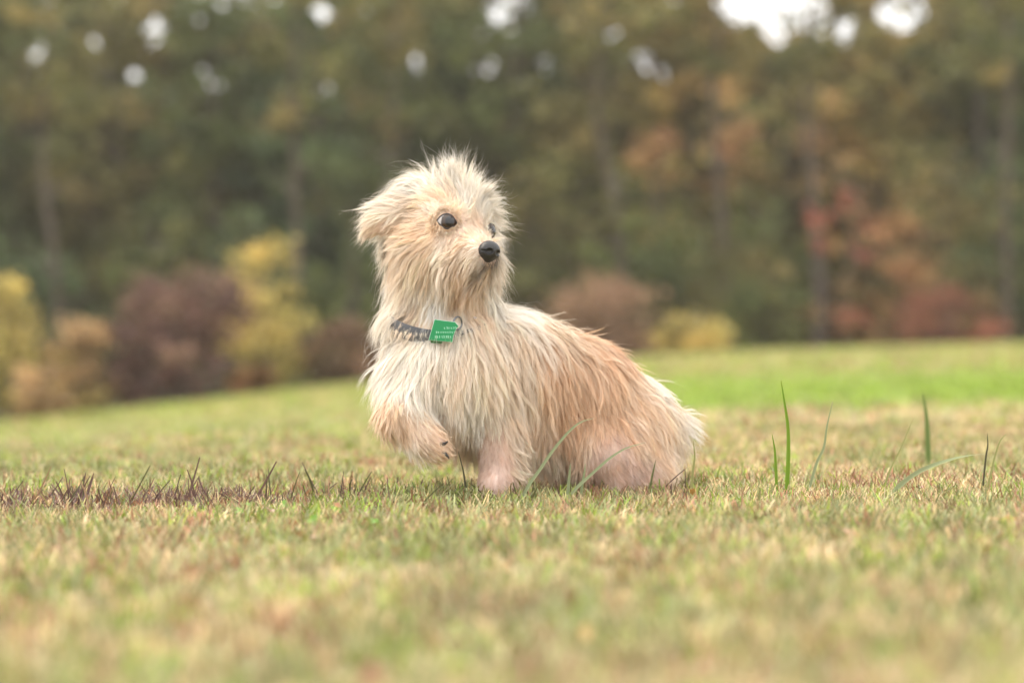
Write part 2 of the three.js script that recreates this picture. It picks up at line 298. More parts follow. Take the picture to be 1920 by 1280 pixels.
const PAL = {
  green: [[0.10, 0.12, 0.038], [0.12, 0.135, 0.042], [0.085, 0.105, 0.040], [0.14, 0.14, 0.046]],
  olive: [[0.17, 0.15, 0.052], [0.14, 0.135, 0.046], [0.21, 0.165, 0.062], [0.115, 0.12, 0.044]],
  gold: [[0.28, 0.20, 0.058], [0.21, 0.175, 0.056], [0.33, 0.20, 0.062], [0.17, 0.15, 0.052]],
  pine: [[0.080, 0.115, 0.048], [0.095, 0.125, 0.050], [0.075, 0.105, 0.050]],
  rust: [[0.36, 0.19, 0.10], [0.30, 0.18, 0.08], [0.38, 0.24, 0.11]],
  red: [[0.34, 0.115, 0.085], [0.26, 0.11, 0.07], [0.36, 0.16, 0.10], [0.2, 0.13, 0.06]],
  maroon: [[0.15, 0.080, 0.070], [0.19, 0.105, 0.082], [0.12, 0.068, 0.062], [0.23, 0.14, 0.10]],
  yellow: [[0.55, 0.44, 0.14], [0.48, 0.40, 0.13], [0.58, 0.44, 0.15], [0.40, 0.33, 0.12]],
  brown: [[0.27, 0.165, 0.105], [0.33, 0.22, 0.13], [0.21, 0.14, 0.095]],
  tan: [[0.46, 0.31, 0.16], [0.38, 0.26, 0.14], [0.42, 0.33, 0.13]],
};
function plant(name, px, D, width, height, crownFrom, pal, label, category, group, o = {}) {
  const z = CAM_D - D, x = (px - 960) * D / FPX, g = new THREE.Group(); g.name = numbered(name); scene.add(g);
  g.position.set(x, groundY(x, z), z);
  const seed = 3000 + Math.round(px * 7 + D * 131), ry = (height - crownFrom) / 2;
  mesh('trunk', trunkGeo(seed, height * 0.9, o.trunk ?? height * 0.016, o.limbs ?? 7, width * 0.4), o.bark ?? barkMat, g);
  const vol = width * width * ry * 2, dens = o.dens ?? 1, clumps = Math.round(clamp(vol * 1.4, 34, 120) * dens);
  const cr = mesh('crown', crownGeo(seed + 1, width / 2, ry, width / 2 * (o.deep ?? 1), clumps, o.per ?? 46, o.leaf ?? 0.075, PAL[pal], o.clump ?? Math.min(0.55, width * 0.2), o.shape ?? 0.4, o.hole && ((a, b, c, s) => o.hole(a + x, b + crownFrom + ry + g.position.y, c + z, s))), leafMat, g);
  cr.position.y = crownFrom + ry;
  return tag(g, label, category, group);
}
// openings in the canopy where the bright sky shows through: [photo x, photo y, radius x, radius y] taken at 42 m
const GAPS = [[400, 160, 34, 26], [602, 165, 34, 20], [68, 95, 22, 34], [782, 118, 30, 26], [905, 122, 42, 36], [955, 20, 60, 50], [1032, 122, 30, 20], [1205, 118, 28, 34], [1395, 10, 70, 40], [1490, 25, 90, 60], [1590, 60, 40, 46], [1690, 25, 60, 40], [600, 25, 18, 18], [1150, 60, 20, 18], [1460, 70, 26, 20]].map(([a, b, c, d]) => { const p = P(a, b, CAM_D - 42); const k = b < 60 ? 0.66 : 0.42; return [p.x, p.y, c * k * 42 / FPX, d * k * 42 / FPX]; });
{ const r = rng(88); for (let i = 0; i < 20; i++) { const p = P(r() * 2100 - 90, Math.pow(r(), 1.3) * 190, CAM_D - 42), q = (1 + 5 * r()) * 42 / FPX; GAPS.push([p.x, p.y, q, q * (0.8 + 0.5 * r())]); } }
const hole = (x, y, z, s) => { const k = 42 / (CAM_D - z), X = x * k, Y = CAM_Y + (y - CAM_Y) * k; for (const g of GAPS) if (((X - g[0]) / (g[2] + s * 0.6)) ** 2 + ((Y - g[1]) / (g[3] + s * 0.6)) ** 2 < 1) return true; return false; };
const TG = 'trees of the wood behind the lawn';
// wood: back row, middle row, front row
const treeLabel = { green: 'leafy green tree in the blurred wood', olive: 'olive green tree in the blurred wood', gold: 'tree turning golden in the blurred wood', pine: 'deep green evergreen tree in the blurred wood', rust: 'tree with orange rust leaves in the blurred wood' };
const tree = (px, D, w, h, from, pal, o = {}) => plant(pal === 'pine' ? 'evergreen_tree' : 'broadleaf_tree', px, D, w, h, from, pal, treeLabel[pal], 'tree', TG, { hole, ...o });
[[-260, 'green'], [-60, 'olive'], [120, 'green'], [330, 'olive'], [520, 'pine'], [700, 'green'], [880, 'olive'], [1060, 'green'], [1230, 'gold'], [1400, 'olive'], [1580, 'gold'], [1760, 'olive'], [1960, 'green'], [2160, 'olive']].forEach(([px, pal], i) => tree(px, 50 + (i * 7) % 5, 4.0, 9.6 + (i * 5) % 4 * 0.5 - (px > 1300 && px < 1700 ? 2.2 : 0), -0.3, pal, { shape: 0.1, dens: 1.6, leaf: 0.17, per: 60, clump: 0.7 }));
[[-150, 'pine'], [40, 'green'], [215, 'olive'], [400, 'green'], [590, 'pine'], [760, 'green'], [960, 'green'], [1130, 'olive'], [1310, 'gold'], [1480, 'olive'], [1660, 'gold'], [1850, 'green'], [2050, 'pine']].forEach(([px, pal], i) => tree(px, 43 + (i * 3) % 4, 3.1, 7.6 + (i * 3) % 4 * 0.5 - (px > 1300 && px < 1700 ? 1.6 : 0), 0.5, pal, { shape: 0.25, dens: 0.8, leaf: 0.10, per: 64, clump: 0.42 }));
[[80, 'pine', 3.0], [290, 'green', 3.6], [480, 'pine', 3.4], [660, 'green', 3.8], [820, 'green', 3.2], [1010, 'olive', 3.6], [1170, 'green', 3.4], [1290, 'pine', 2.6], [1420, 'green', 3.0], [1780, 'olive', 3.8], [1900, 'pine', 3.6], [-90, 'green', 3.8], [2040, 'green', 3.6]].forEach(([px, pal, h], i) => tree(px, 38 + (i * 2) % 3, 2.2, h, 0.15, pal, { shape: 0.4, dens: 0.9 }));
// orange, pink and red branches
tree(1370, 41.5, 0.8, 5.2, 2.6, 'rust', { dens: 0.4, per: 26, clump: 0.3 }); tree(1240, 41, 0.9, 4.3, 3.3, 'rust', { dens: 0.3, per: 30, clump: 0.25 }); tree(1540, 41, 0.6, 5.0, 3.0, 'rust', { dens: 0.3, per: 20, clump: 0.3 });
// slender bare stems at the edge of the wood, their leaves high up
for (const [px, D, h] of [[556, 37.4, 7.4], [90, 37.6, 7.0], [1140, 37.2, 7.2], [1348, 37.5, 6.6], [1532, 37.8, 7.0], [1890, 37.3, 7.6], [730, 37.9, 7.0]]) plant('slender_tree', px, D, 1.6, h, 4.1, 'olive', 'slender tree with a bare dark trunk at the edge of the wood', 'tree', 'slender trees at the edge of the wood', { hole, trunk: 0.085, dens: 0.55, limbs: 5 });
// bushes
const bush = (name, px, D, w, h, pal, label, o = {}) => plant(name, px, D, w, h, -0.05, pal, label, 'bush', o.group, { shape: 0.1, trunk: 0.03, limbs: 9, leaf: 0.05, per: 60, dens: 1.2, ...o });
bush('maroon_bush', 340, 30, 1.85, 1.72, 'maroon', 'big rounded dark maroon bush before the yellow bush', { dens: 1.9, clump: 0.26 });
bush('yellow_bush', 498, 32, 1.35, 2.0, 'yellow', 'tall yellow bush behind the maroon bush', { shape: 0.75, dens: 1.1 });
bush('yellow_bush', 10, 30, 1.0, 1.9, 'yellow', 'tall yellow bush with pale weeds in front of it', { shape: 0.7, dens: 0.9 });
bush('weed_clump', 160, 30.5, 0.9, 1.35, 'tan', 'tan dry weeds between the yellow bush and the maroon bush', { dens: 0.9 });
bush('weed_clump', 238, 31, 0.45, 1.75, 'brown', 'tall reddish brown dry weed rising behind the maroon bush', { dens: 0.5, shape: 0.8 });
bush('weed_clump', 70, 29.5, 0.7, 0.75, 'tan', 'low pale dry weeds before the yellow bush', { dens: 0.7 });
bush('weed_clump', 640, 32, 0.95, 0.85, 'brown', 'low reddish brown weeds beside the yellow bush', { dens: 0.9 });
bush('weed_clump', 470, 30.2, 0.5, 0.5, 'rust', 'low rusty weeds at the foot of the yellow bush', { dens: 0.5 });
bush('brown_bush', 1120, 35, 1.75, 1.3, 'brown', 'brown leafless looking bush behind the back of the dog', { dens: 1.3 });
bush('yellow_shrub', 1296, 33.5, 0.95, 0.62, 'yellow', 'low spreading yellow orange shrub at the far lawn edge', { dens: 0.7, shape: 0.5 });
bush('green_shrub', 1440, 35, 1.3, 1.35, 'green', 'dark green shrub beside the low yellow shrub', { dens: 1.1 });
bush('green_shrub', 570, 34.5, 1.0, 1.9, 'green', 'green shrub peeking out behind the tall yellow bush', { dens: 0.9 });
bush('green_shrub', 1380, 36.5, 1.6, 2.1, 'olive', 'olive green shrub above the low yellow shrub', { dens: 0.9 });
bush('red_shrub', 1800, 34.5, 1.7, 0.9, 'red', 'low spreading red shrub at the foot of the red sapling', { dens: 0.75, shape: 0.3 });
plant('red_sapling', 1590, 35, 1.7, 3.3, 0.2, 'red', 'slender red leaved sapling before the green wood', 'sapling', null, { dens: 0.5, shape: 0.75, leaf: 0.05, trunk: 0.03, clump: 0.2, per: 38 });
plant('red_sapling', 1690, 36, 1.2, 2.2, 0.1, 'rust', 'shorter rusty sapling beside the slender red sapling', 'sapling', null, { dens: 0.7, shape: 0.4, leaf: 0.06, trunk: 0.025, clump: 0.22 });

// ------------------------------------------------------------------ the dog
const dog = new THREE.Group(); dog.name = 'dog'; scene.add(dog);
tag(dog, 'small shaggy cream and tan terrier sitting on the lawn with one forepaw raised', 'dog');
const yaw = 36 * Math.PI / 180, roll = 8.5 * Math.PI / 180;
const HF = V(Math.sin(yaw), 0, Math.cos(yaw)), HR0 = V(Math.cos(yaw), 0, -Math.sin(yaw));
const HR = HR0.clone().multiplyScalar(Math.cos(roll)).add(V(0, -Math.sin(roll), 0)), HU = V(0, Math.cos(roll), 0).addScaledVector(HR0, Math.sin(roll));
const HC = P(846, 417, 0.055).addScaledVector(HR, 0.0272).addScaledVector(HU, -0.007).addScaledVector(HF, -0.05);
const H = (a, b, c) => HC.clone().addScaledVector(HR, a).addScaledVector(HU, b).addScaledVector(HF, c);   // right, up, forward of the head
const EYE_R = 0.0125;
const eyes = [[-1, H(-0.0258, 0.0065, 0.0385)], [1, H(0.0262, 0.0065, 0.0385)]].map(([s, c]) => ({ s, c, axis: HR.clone().multiplyScalar(0.5 * s).addScaledVector(HU, 0.08).addScaledVector(HF, 0.86).normalize() }));
for (const e of eyes) { e.X = HR.clone().addScaledVector(e.axis, -HR.dot(e.axis)).normalize(); e.Y = V(0, 0, 0).crossVectors(e.axis, e.X); }
const NOSE = H(0, -0.0215, 0.088);
// body skeleton
const B = [];
const chain = (...js) => { for (let i = 1; i < js.length; i++) B.push(bone(js[i - 1][0], js[i - 1][1], js[i][0], js[i][1])); };
chain([H(0, 0.006, -0.028), 0.042], [H(0, 0.008, 0.006), 0.042]);
chain([H(-0.016, 0.012, 0.022), 0.023], [H(0.016, 0.012, 0.022), 0.023]);
chain([H(-0.030, -0.018, -0.002), 0.026], [H(-0.016, -0.022, 0.032), 0.020]); chain([H(0.034, -0.018, -0.002), 0.028], [H(0.018, -0.022, 0.032), 0.021]);
chain([H(0, -0.006, 0.036), 0.022], [H(0, -0.020, 0.074), 0.0135]);
chain([H(-0.007, -0.026, 0.050), 0.016], [H(-0.006, -0.029, 0.074), 0.0115]); chain([H(0.007, -0.026, 0.050), 0.016], [H(0.006, -0.029, 0.074), 0.0115]);
chain([H(0, -0.042, 0.01), 0.02], [H(0, -0.042, 0.063), 0.0095]);
const nHead = B.length;
chain([H(0, -0.01, -0.03), 0.044], [P(834, 545, -0.027), 0.049], [P(836, 620, -0.030), 0.051], [P(842, 690, -0.012), 0.060], [P(852, 738, -0.014), 0.050]);   // neck and chest
chain([P(842, 680, -0.02), 0.056], [P(960, 686, -0.06), 0.060], [P(1085, 738, -0.105), 0.060], [P(1180, 800, -0.145), 0.054], [P(1212, 826, -0.155), 0.042]);   // trunk
chain([P(895, 765, -0.055), 0.042], [P(1040, 800, -0.09), 0.044]);
chain([P(1265, 806, -0.16), 0.016], [P(1286, 788, -0.165), 0.008]);                                                     // stub of a tail
chain([P(900, 725, 0.0), 0.034], [P(936, 800, 0.0), 0.019], [P(936, 855, 0.004), 0.0155], [P(933, 905, 0.006), 0.0150]);   // standing foreleg
chain([P(933, 908, 0.004), 0.0150], [P(922, 916, 0.026), 0.012]);
chain([P(782, 718, 0.012), 0.036], [P(752, 780, 0.050), 0.0200], [P(796, 824, 0.062), 0.0135], [P(822, 843, 0.062), 0.0112]);   // raised foreleg
chain([P(1180, 812, -0.10), 0.046], [P(1128, 846, -0.06), 0.030], [P(1225, 886, -0.085), 0.020], [P(1150, 910, -0.06), 0.013]);   // near hind leg
chain([P(1130, 815, -0.21), 0.042], [P(1060, 855, -0.19), 0.028], [P(1130, 890, -0.22), 0.016], [P(1050, 908, -0.20), 0.012]);    // far hind leg
// ears: folded back and to the sides
const earBones = [-1, 1].map((s) => [bone(H(0.038 * s, 0.020, -0.024), 0.015, H(0.060 * s, 0.010, -0.032), 0.0130), bone(H(0.060 * s, 0.010, -0.032), 0.0130, H(0.075 * s, -0.008, -0.038), 0.005)]);
const earHollow = [-1, 1].map((s) => bone(H(0.060 * s, 0.000, -0.019), 0.0085, H(0.066 * s, -0.016, -0.024), 0.0065));
const mouth = bone(H(-0.016, -0.0385, 0.052), 0.0022, H(0.016, -0.0385, 0.052), 0.0022), mouth2 = bone(H(0, -0.0385, 0.070), 0.002, H(0, -0.0385, 0.084), 0.002);
function sdf(x, y, z) {
  let d = 1;
  for (let i = 0; i < B.length; i++) d = smin(d, cone(x, y, z, B[i]), i < nHead ? 0.014 : 0.022);
  for (const e of earBones) for (const b of e) d = smin(d, cone(x, y, z, b), 0.010);
  for (const b of earHollow) d = Math.max(d, -cone(x, y, z, b));
  d = Math.max(d, -cone(x, y, z, mouth), -cone(x, y, z, mouth2));
  return d;
}
const LO = V(-0.20, -0.04, -0.29), HI = V(0.235, 0.36, 0.13), net = surfaceNets(sdf, LO, HI, 0.0034);
const skinAt = (x, y, z) => net.look(x, y, z);
function gradAt(x, y, z, out) { const e = 0.003; return out.set(skinAt(x + e, y, z) - skinAt(x - e, y, z), skinAt(x, y + e, z) - skinAt(x, y - e, z), skinAt(x, y, z + e) - skinAt(x, y, z - e)).normalize(); }

// Groom: how the coat lies, measured at places on the dog [px, py, depth, direction x, y, z, length mm, lift, colour, droop]
const WHITE = [0.90, 0.84, 0.76], CREAM = [0.87, 0.735, 0.60], TAN = [0.79, 0.57, 0.40], GREY = [0.15, 0.125, 0.115], PINK = [0.72, 0.55, 0.47], BUFF = [0.83, 0.655, 0.50];
const GROOM = [
  // head
  [850, 345, 0.0, 0.05, 1, 0.1, 40, 1.3, WHITE, 0.35], [905, 352, 0.03, 0.75, 0.8, 0.2, 36, 1.1, WHITE, 0.5], [945, 385, 0.02, 1, 0.25, 0.1, 30, 0.9, WHITE, 0.35],
  [800, 345, -0.02, -0.35, 0.9, 0, 50, 1.2, WHITE, 0.8], [760, 365, -0.03, -0.75, 0.5, 0, 50, 1.1, WHITE, 1.1], [735, 400, -0.03, -0.9, 0.0, 0, 34, 0.6, WHITE, 0.6],
  [885, 378, 0.05, 0.12, 1, 0.1, 22, 0.5, WHITE, 0.1], [850, 382, 0.05, -0.25, 0.95, 0.1, 18, 0.45, CREAM, 0.15], [820, 395, 0.04, -0.8, 0.5, 0, 22, 0.4, CREAM, 0.2],
  [895, 410, 0.06, 0.05, 1, 0.1, 9, 0.4, CREAM, 0], [880, 430, 0.065, -0.35, 0.5, 0, 9, 0.35, CREAM, 0], [908, 442, 0.075, 0.0, 0.9, 0, 6, 0.4, CREAM, 0], [928, 436, 0.06, 0.5, 0.6, 0, 8, 0.4, CREAM, 0],
  [800, 428, 0.03, -1, -0.1, -0.1, 24, 0.3, BUFF, 0.2], [770, 420, 0.0, -0.95, -0.1, -0.2, 30, 0.3, CREAM, 0.3], [840, 455, 0.055, -0.7, -0.6, 0, 20, 0.3, CREAM, 0.3], [865, 462, 0.06, -0.6, -0.75, 0, 20, 0.3, CREAM, 0.3],
  [888, 478, 0.07, -0.65, -0.7, 0, 24, 0.35, CREAM, 0.5], [900, 492, 0.07, -0.6, -0.8, 0, 22, 0.3, CREAM, 0.5], [878, 505, 0.06, -0.4, -0.9, 0, 30, 0.3, BUFF, 0.6], [910, 493, 0.070, -0.45, -0.85, 0, 8, 0.3, GREY, 0.3], [927, 494, 0.070, 0.2, -1, 0, 7, 0.3, GREY, 0.3], [900, 502, 0.064, -0.5, -0.85, 0, 9, 0.3, GREY, 0.3], [886, 500, 0.06, -0.5, -0.85, 0, 16, 0.35, BUFF, 0.4], [915, 511, 0.064, -0.2, -1, 0, 36, 0.3, CREAM, 0.5], [935, 509, 0.06, 0.1, -1, 0, 36, 0.35, WHITE, 0.5],
  [945, 470, 0.05, 1, -0.35, 0, 42, 0.9, WHITE, 0.4], [945, 500, 0.05, 0.7, -0.8, 0, 44, 0.8, WHITE, 0.4], [955, 440, 0.02, 1, -0.1, 0, 36, 0.9, WHITE, 0.3], [955, 520, 0.02, 0.5, -0.85, 0, 40, 0.6, WHITE, 0.5], [950, 410, 0.02, 1, 0.1, 0, 32, 0.9, WHITE, 0.3],
  [905, 528, 0.06, -0.08, -1, 0, 48, 0.3, CREAM, 0.7], [880, 530, 0.05, -0.15, -1, 0, 50, 0.3, BUFF, 0.7], [840, 500, 0.04, -0.5, -0.85, 0, 46, 0.35, CREAM, 0.6], [800, 470, 0.02, -0.75, -0.65, 0, 46, 0.35, CREAM, 0.6],
  [820, 540, 0.03, -0.3, -0.95, 0, 42, 0.35, WHITE, 0.7], [770, 500, 0.0, -0.6, -0.8, 0, 46, 0.4, CREAM, 0.6], [755, 545, -0.01, -0.5, -0.85, 0, 46, 0.75, WHITE, 0.6], [722, 505, -0.04, -0.7, -0.7, -0.2, 38, 0.7, WHITE, 0.7],
  [708, 440, -0.03, -0.9, -0.35, 0, 32, 0.3, WHITE, 0.3], [725, 425, -0.02, -0.9, -0.3, 0, 26, 0.25, WHITE, 0.2], [726, 455, 0.005, -0.9, -0.5, 0, 9, 0.25, BUFF, 0.2], [850, 565, 0.02, -0.1, -1, 0, 26, 0.3, WHITE, 0.7], [890, 560, 0.02, 0, -1, 0, 26, 0.3, CREAM, 0.7], [800, 575, 0.015, -0.2, -1, 0, 26, 0.3, CREAM, 0.7],
  [930, 545, 0.0, 0.15, -1, 0, 40, 0.3, WHITE, 0.6],
  // neck and chest
  [720, 590, -0.04, -0.6, -0.8, 0, 42, 0.8, WHITE, 0.6], [735, 640, -0.03, -0.4, -0.9, 0, 42, 0.55, WHITE, 0.6], [800, 650, 0.02, -0.15, -1, 0, 44, 0.35, WHITE, 0.6], [740, 700, 0.0, -0.25, -0.95, 0, 48, 0.45, WHITE, 0.6],
  [790, 710, 0.03, -0.15, -1, 0, 50, 0.4, WHITE, 0.6], [850, 690, 0.04, 0.0, -1, 0, 52, 0.35, CREAM, 0.6], [900, 660, 0.02, 0.2, -1, 0, 50, 0.3, CREAM, 0.5], [850, 735, 0.04, -0.1, -1, 0, 40, 0.4, WHITE, 0.7], [890, 765, 0.03, 0.1, -1, 0, 34, 0.4, WHITE, 0.6], [780, 745, 0.045, -0.1, -1, 0, 34, 0.35, WHITE, 0.5],
  [820, 780, 0.02, 0, -1, 0, 26, 0.4, BUFF, 0.7], [875, 810, -0.03, 0, -1, 0, 38, 0.4, CREAM, 0.7],
  // body
  [960, 590, -0.05, 0.5, -0.7, 0, 44, 0.3, WHITE, 0.4], [930, 650, -0.01, 0.25, -0.95, 0, 50, 0.3, CREAM, 0.5], [1000, 620, -0.06, 0.5, -0.8, 0, 48, 0.25, CREAM, 0.4], [960, 720, -0.01, 0.2, -1, 0, 52, 0.3, CREAM, 0.5], [1020, 690, -0.04, 0.35, -0.92, 0, 52, 0.28, TAN, 0.5],
  [1060, 630, -0.09, 0.8, -0.55, 0, 38, 0.22, BUFF, 0.3], [1120, 660, -0.10, 0.75, -0.6, 0, 34, 0.2, TAN, 0.3], [1080, 730, -0.05, 0.42, -0.9, 0, 48, 0.25, TAN, 0.5], [1050, 790, -0.05, 0.3, -0.95, 0, 46, 0.3, TAN, 0.6], [1000, 780, -0.02, 0.22, -1, 0, 50, 0.3, BUFF, 0.6],
  [1150, 730, -0.10, 0.6, -0.75, 0, 38, 0.2, BUFF, 0.4], [1130, 780, -0.07, 0.45, -0.85, 0, 36, 0.25, TAN, 0.5], [1200, 730, -0.14, 0.75, -0.65, 0, 28, 0.22, WHITE, 0.3], [1190, 790, -0.10, 0.5, -0.8, 0, 30, 0.22, BUFF, 0.4], [1240, 790, -0.15, 0.85, -0.5, 0, 28, 0.4, CREAM, 0.4],
  [1285, 795, -0.165, 0.9, -0.25, 0, 26, 0.5, WHITE, 0.4], [1260, 840, -0.14, 0.6, -0.75, 0, 26, 0.4, CREAM, 0.5], [1250, 880, -0.11, 0.6, -0.6, 0, 18, 0.3, CREAM, 0.4], [1190, 840, -0.07, 0.5, -0.6, 0, 20, 0.25, BUFF, 0.3], [1135, 850, -0.04, 0.25, -0.9, 0, 9, 0.2, PINK, 0.2], [1180, 885, -0.05, 0.5, -0.6, 0, 12, 0.25, PINK, 0.2],
  [1090, 830, -0.05, 0.25, -0.95, 0, 30, 0.3, BUFF, 0.6], [1020, 840, -0.04, 0.3, -0.95, 0, 40, 0.3, CREAM, 0.6],
  // legs
  [930, 775, 0.025, 0.1, -1, 0, 26, 0.3, CREAM, 0.5], [920, 825, 0.02, 0, -1, 0, 6, 0.2, PINK, 0.1], [935, 870, 0.02, 0, -1, 0, 6, 0.2, PINK, 0.1], [930, 905, 0.02, 0, -1, 0, 8, 0.25, PINK, 0.1], [962, 835, 0.0, 0.7, -0.8, -0.1, 30, 0.5, CREAM, 0.2], [964, 868, 0.0, 0.8, -0.45, -0.2, 26, 0.5, CREAM, 0.0],
  [732, 770, 0.055, 0.15, -1, 0, 24, 0.3, BUFF, 0.3], [760, 795, 0.07, 0.6, -0.8, 0, 22, 0.25, BUFF, 0.2], [800, 820, 0.078, 0.85, -0.55, 0, 15, 0.25, BUFF, 0.2], [770, 832, 0.06, 0.55, -0.8, 0, 20, 0.45, WHITE, 0.3], [826, 845, 0.072, 0.85, -0.5, 0, 12, 0.25, BUFF, 0.1],
].map(([px, py, z, dx, dy, dz, len, lift, c, droop]) => ({ p: P(px, py, z), d: V(dx, dy, dz).normalize(), len: len / 1000, lift, c, droop }));
const gOut = { d: V(0, 0, 0), len: 0, lift: 0, droop: 0, c: [0, 0, 0] };
function groomAt(x, y, z) {
  let W = 0; gOut.d.set(0, 0, 0); gOut.len = gOut.lift = gOut.droop = 0; gOut.c = [0, 0, 0];
  for (const g of GROOM) {
    const q = (x - g.p.x) ** 2 + (y - g.p.y) ** 2 + 0.6 * (z - g.p.z) ** 2 + 4e-5, w = 1 / (q * q * q);
    W += w; gOut.d.addScaledVector(g.d, w); gOut.len += g.len * w; gOut.lift += g.lift * w; gOut.droop += g.droop * w; for (let k = 0; k < 3; k++) gOut.c[k] += g.c[k] * w;
  }
  gOut.d.normalize(); gOut.len /= W; gOut.lift /= W; gOut.droop /= W; gOut.c = gOut.c.map((v) => v / W);
  return gOut;
}

// skin
{
  const nor = new Float32Array(net.pos.length), col = new Float32Array(net.pos.length), v = V(0, 0, 0);
  for (let i = 0; i < net.pos.length; i += 3) {
    const [x, y, z] = [net.pos[i], net.pos[i + 1], net.pos[i + 2]]; gradAt(x, y, z, v); v.toArray(nor, i);
    const g = groomAt(x, y, z), s = sstep(0.012, 0.03, g.len);
    for (let k = 0; k < 3; k++) col[i + k] = lerp(PINK[k] * 0.95, g.c[k] * 0.8, s);
  }
  const g = geoFrom(new Float32Array(net.pos), nor, col, new Uint32Array(net.idx));
  mesh('body', g, new THREE.MeshStandardMaterial({ vertexColors: true, roughness: 0.85, side: THREE.DoubleSide }), dog);
}

// collar ring (also pushes hair outwards)
const COL = { c: P(826, 594, -0.018), up: V(0.06, 0.93, 0.34).normalize(), a: 0.060, b: 0.069, h: 0.0085 };
COL.x = V(1, 0, 0).addScaledVector(COL.up, -COL.up.x).normalize(); COL.y = V(0, 0, 0).crossVectors(COL.up, COL.x);   // y runs to the front
const colAt = (t, r, h) => COL.c.clone().addScaledVector(COL.x, Math.cos(t) * (COL.a + r)).addScaledVector(COL.y, -Math.sin(t) * (COL.b + r)).addScaledVector(COL.up, h);
function collarDist(p, t1) { const dx = p.x - COL.c.x, dy = p.y - COL.c.y, dz = p.z - COL.c.z, h = dx * COL.up.x + dy * COL.up.y + dz * COL.up.z, u = dx * COL.x.x + dy * COL.x.y + dz * COL.x.z, w = dx * COL.y.x + dy * COL.y.y + dz * COL.y.z; return [Math.hypot(u / 0.060, w / 0.069) * 0.0645 - 0.0645, h, w]; }

// place on the lid of eye e: angle t round the almond opening, k = 1 at its edge
function onEye(e, t, k, rad) {
  const ca = Math.cos(t), sa = Math.sin(t), ax = ca * k * 1.02, ay = Math.sign(sa) * (1 - Math.pow(Math.abs(ca), 1.7)) * (sa > 0 ? 0.76 : 0.60) * k - 0.10 * ca + (k - 1) * sa * 0.35, h = Math.hypot(ax, ay) || 1e-6;
  return e.axis.clone().multiplyScalar(Math.cos(h)).addScaledVector(e.X, ax / h * Math.sin(h)).addScaledVector(e.Y, ay / h * Math.sin(h)).multiplyScalar(EYE_R * rad);
}
const lidSpots = (r) => { const e = eyes[r() < 0.5 ? 0 : 1], o = onEye(e, r() * 6.2832, 1.13 + 1.0 * r(), 1.045); return { p: o.clone().add(e.c), n: o.normalize() }; };
// hair strands
const tri = { n: net.idx.length / 3 };
function sampler(weight, seed) {
  const cum = new Float64Array(tri.n), a = V(0, 0, 0), b = V(0, 0, 0), c = V(0, 0, 0); let t = 0;
  for (let i = 0; i < tri.n; i++) { const [p, q, r] = [net.idx[3 * i], net.idx[3 * i + 1], net.idx[3 * i + 2]]; a.fromArray(net.pos, 3 * p); b.fromArray(net.pos, 3 * q); c.fromArray(net.pos, 3 * r); const ar = b.clone().sub(a).cross(c.clone().sub(a)).length(); t += ar * weight((a.x + b.x + c.x) / 3, (a.y + b.y + c.y) / 3, (a.z + b.z + c.z) / 3); cum[i] = t; }
  const r = rng(seed);
  return () => {
    const q = r() * t; let lo = 0, hi = tri.n - 1; while (lo < hi) { const m = (lo + hi) >> 1; cum[m] < q ? lo = m + 1 : hi = m; }
    let u = r(), v = r(); if (u + v > 1) { u = 1 - u; v = 1 - v; }
    a.fromArray(net.pos, 3 * net.idx[3 * lo]); b.fromArray(net.pos, 3 * net.idx[3 * lo + 1]); c.fromArray(net.pos, 3 * net.idx[3 * lo + 2]);
    return V(a.x + (b.x - a.x) * u + (c.x - a.x) * v, a.y + (b.y - a.y) * u + (c.y - a.y) * v, a.z + (b.z - a.z) * u + (c.z - a.z) * v);
  };
}
const headness = (x, y, z) => { const h = (x - COL.c.x) * COL.up.x + (y - COL.c.y) * COL.up.y + (z - COL.c.z) * COL.up.z; return h > 0.004 && Math.hypot(x - HC.x, y - HC.y, z - HC.z) < 0.125; };
const SEG = 6;
const vA = V(0, 0, 0), vB = V(0, 0, 0);
function nearHard(p) {   // eyes, nose, inner ear stay bare
  for (const e of eyes) if (p.distanceTo(e.c) < EYE_R * 1.05) return true;
  if (p.distanceTo(NOSE) < 0.0108) return true;
  for (const b of earHollow) if (cone(p.x, p.y, p.z, b) < 0.0030) return true;
  return false;
}
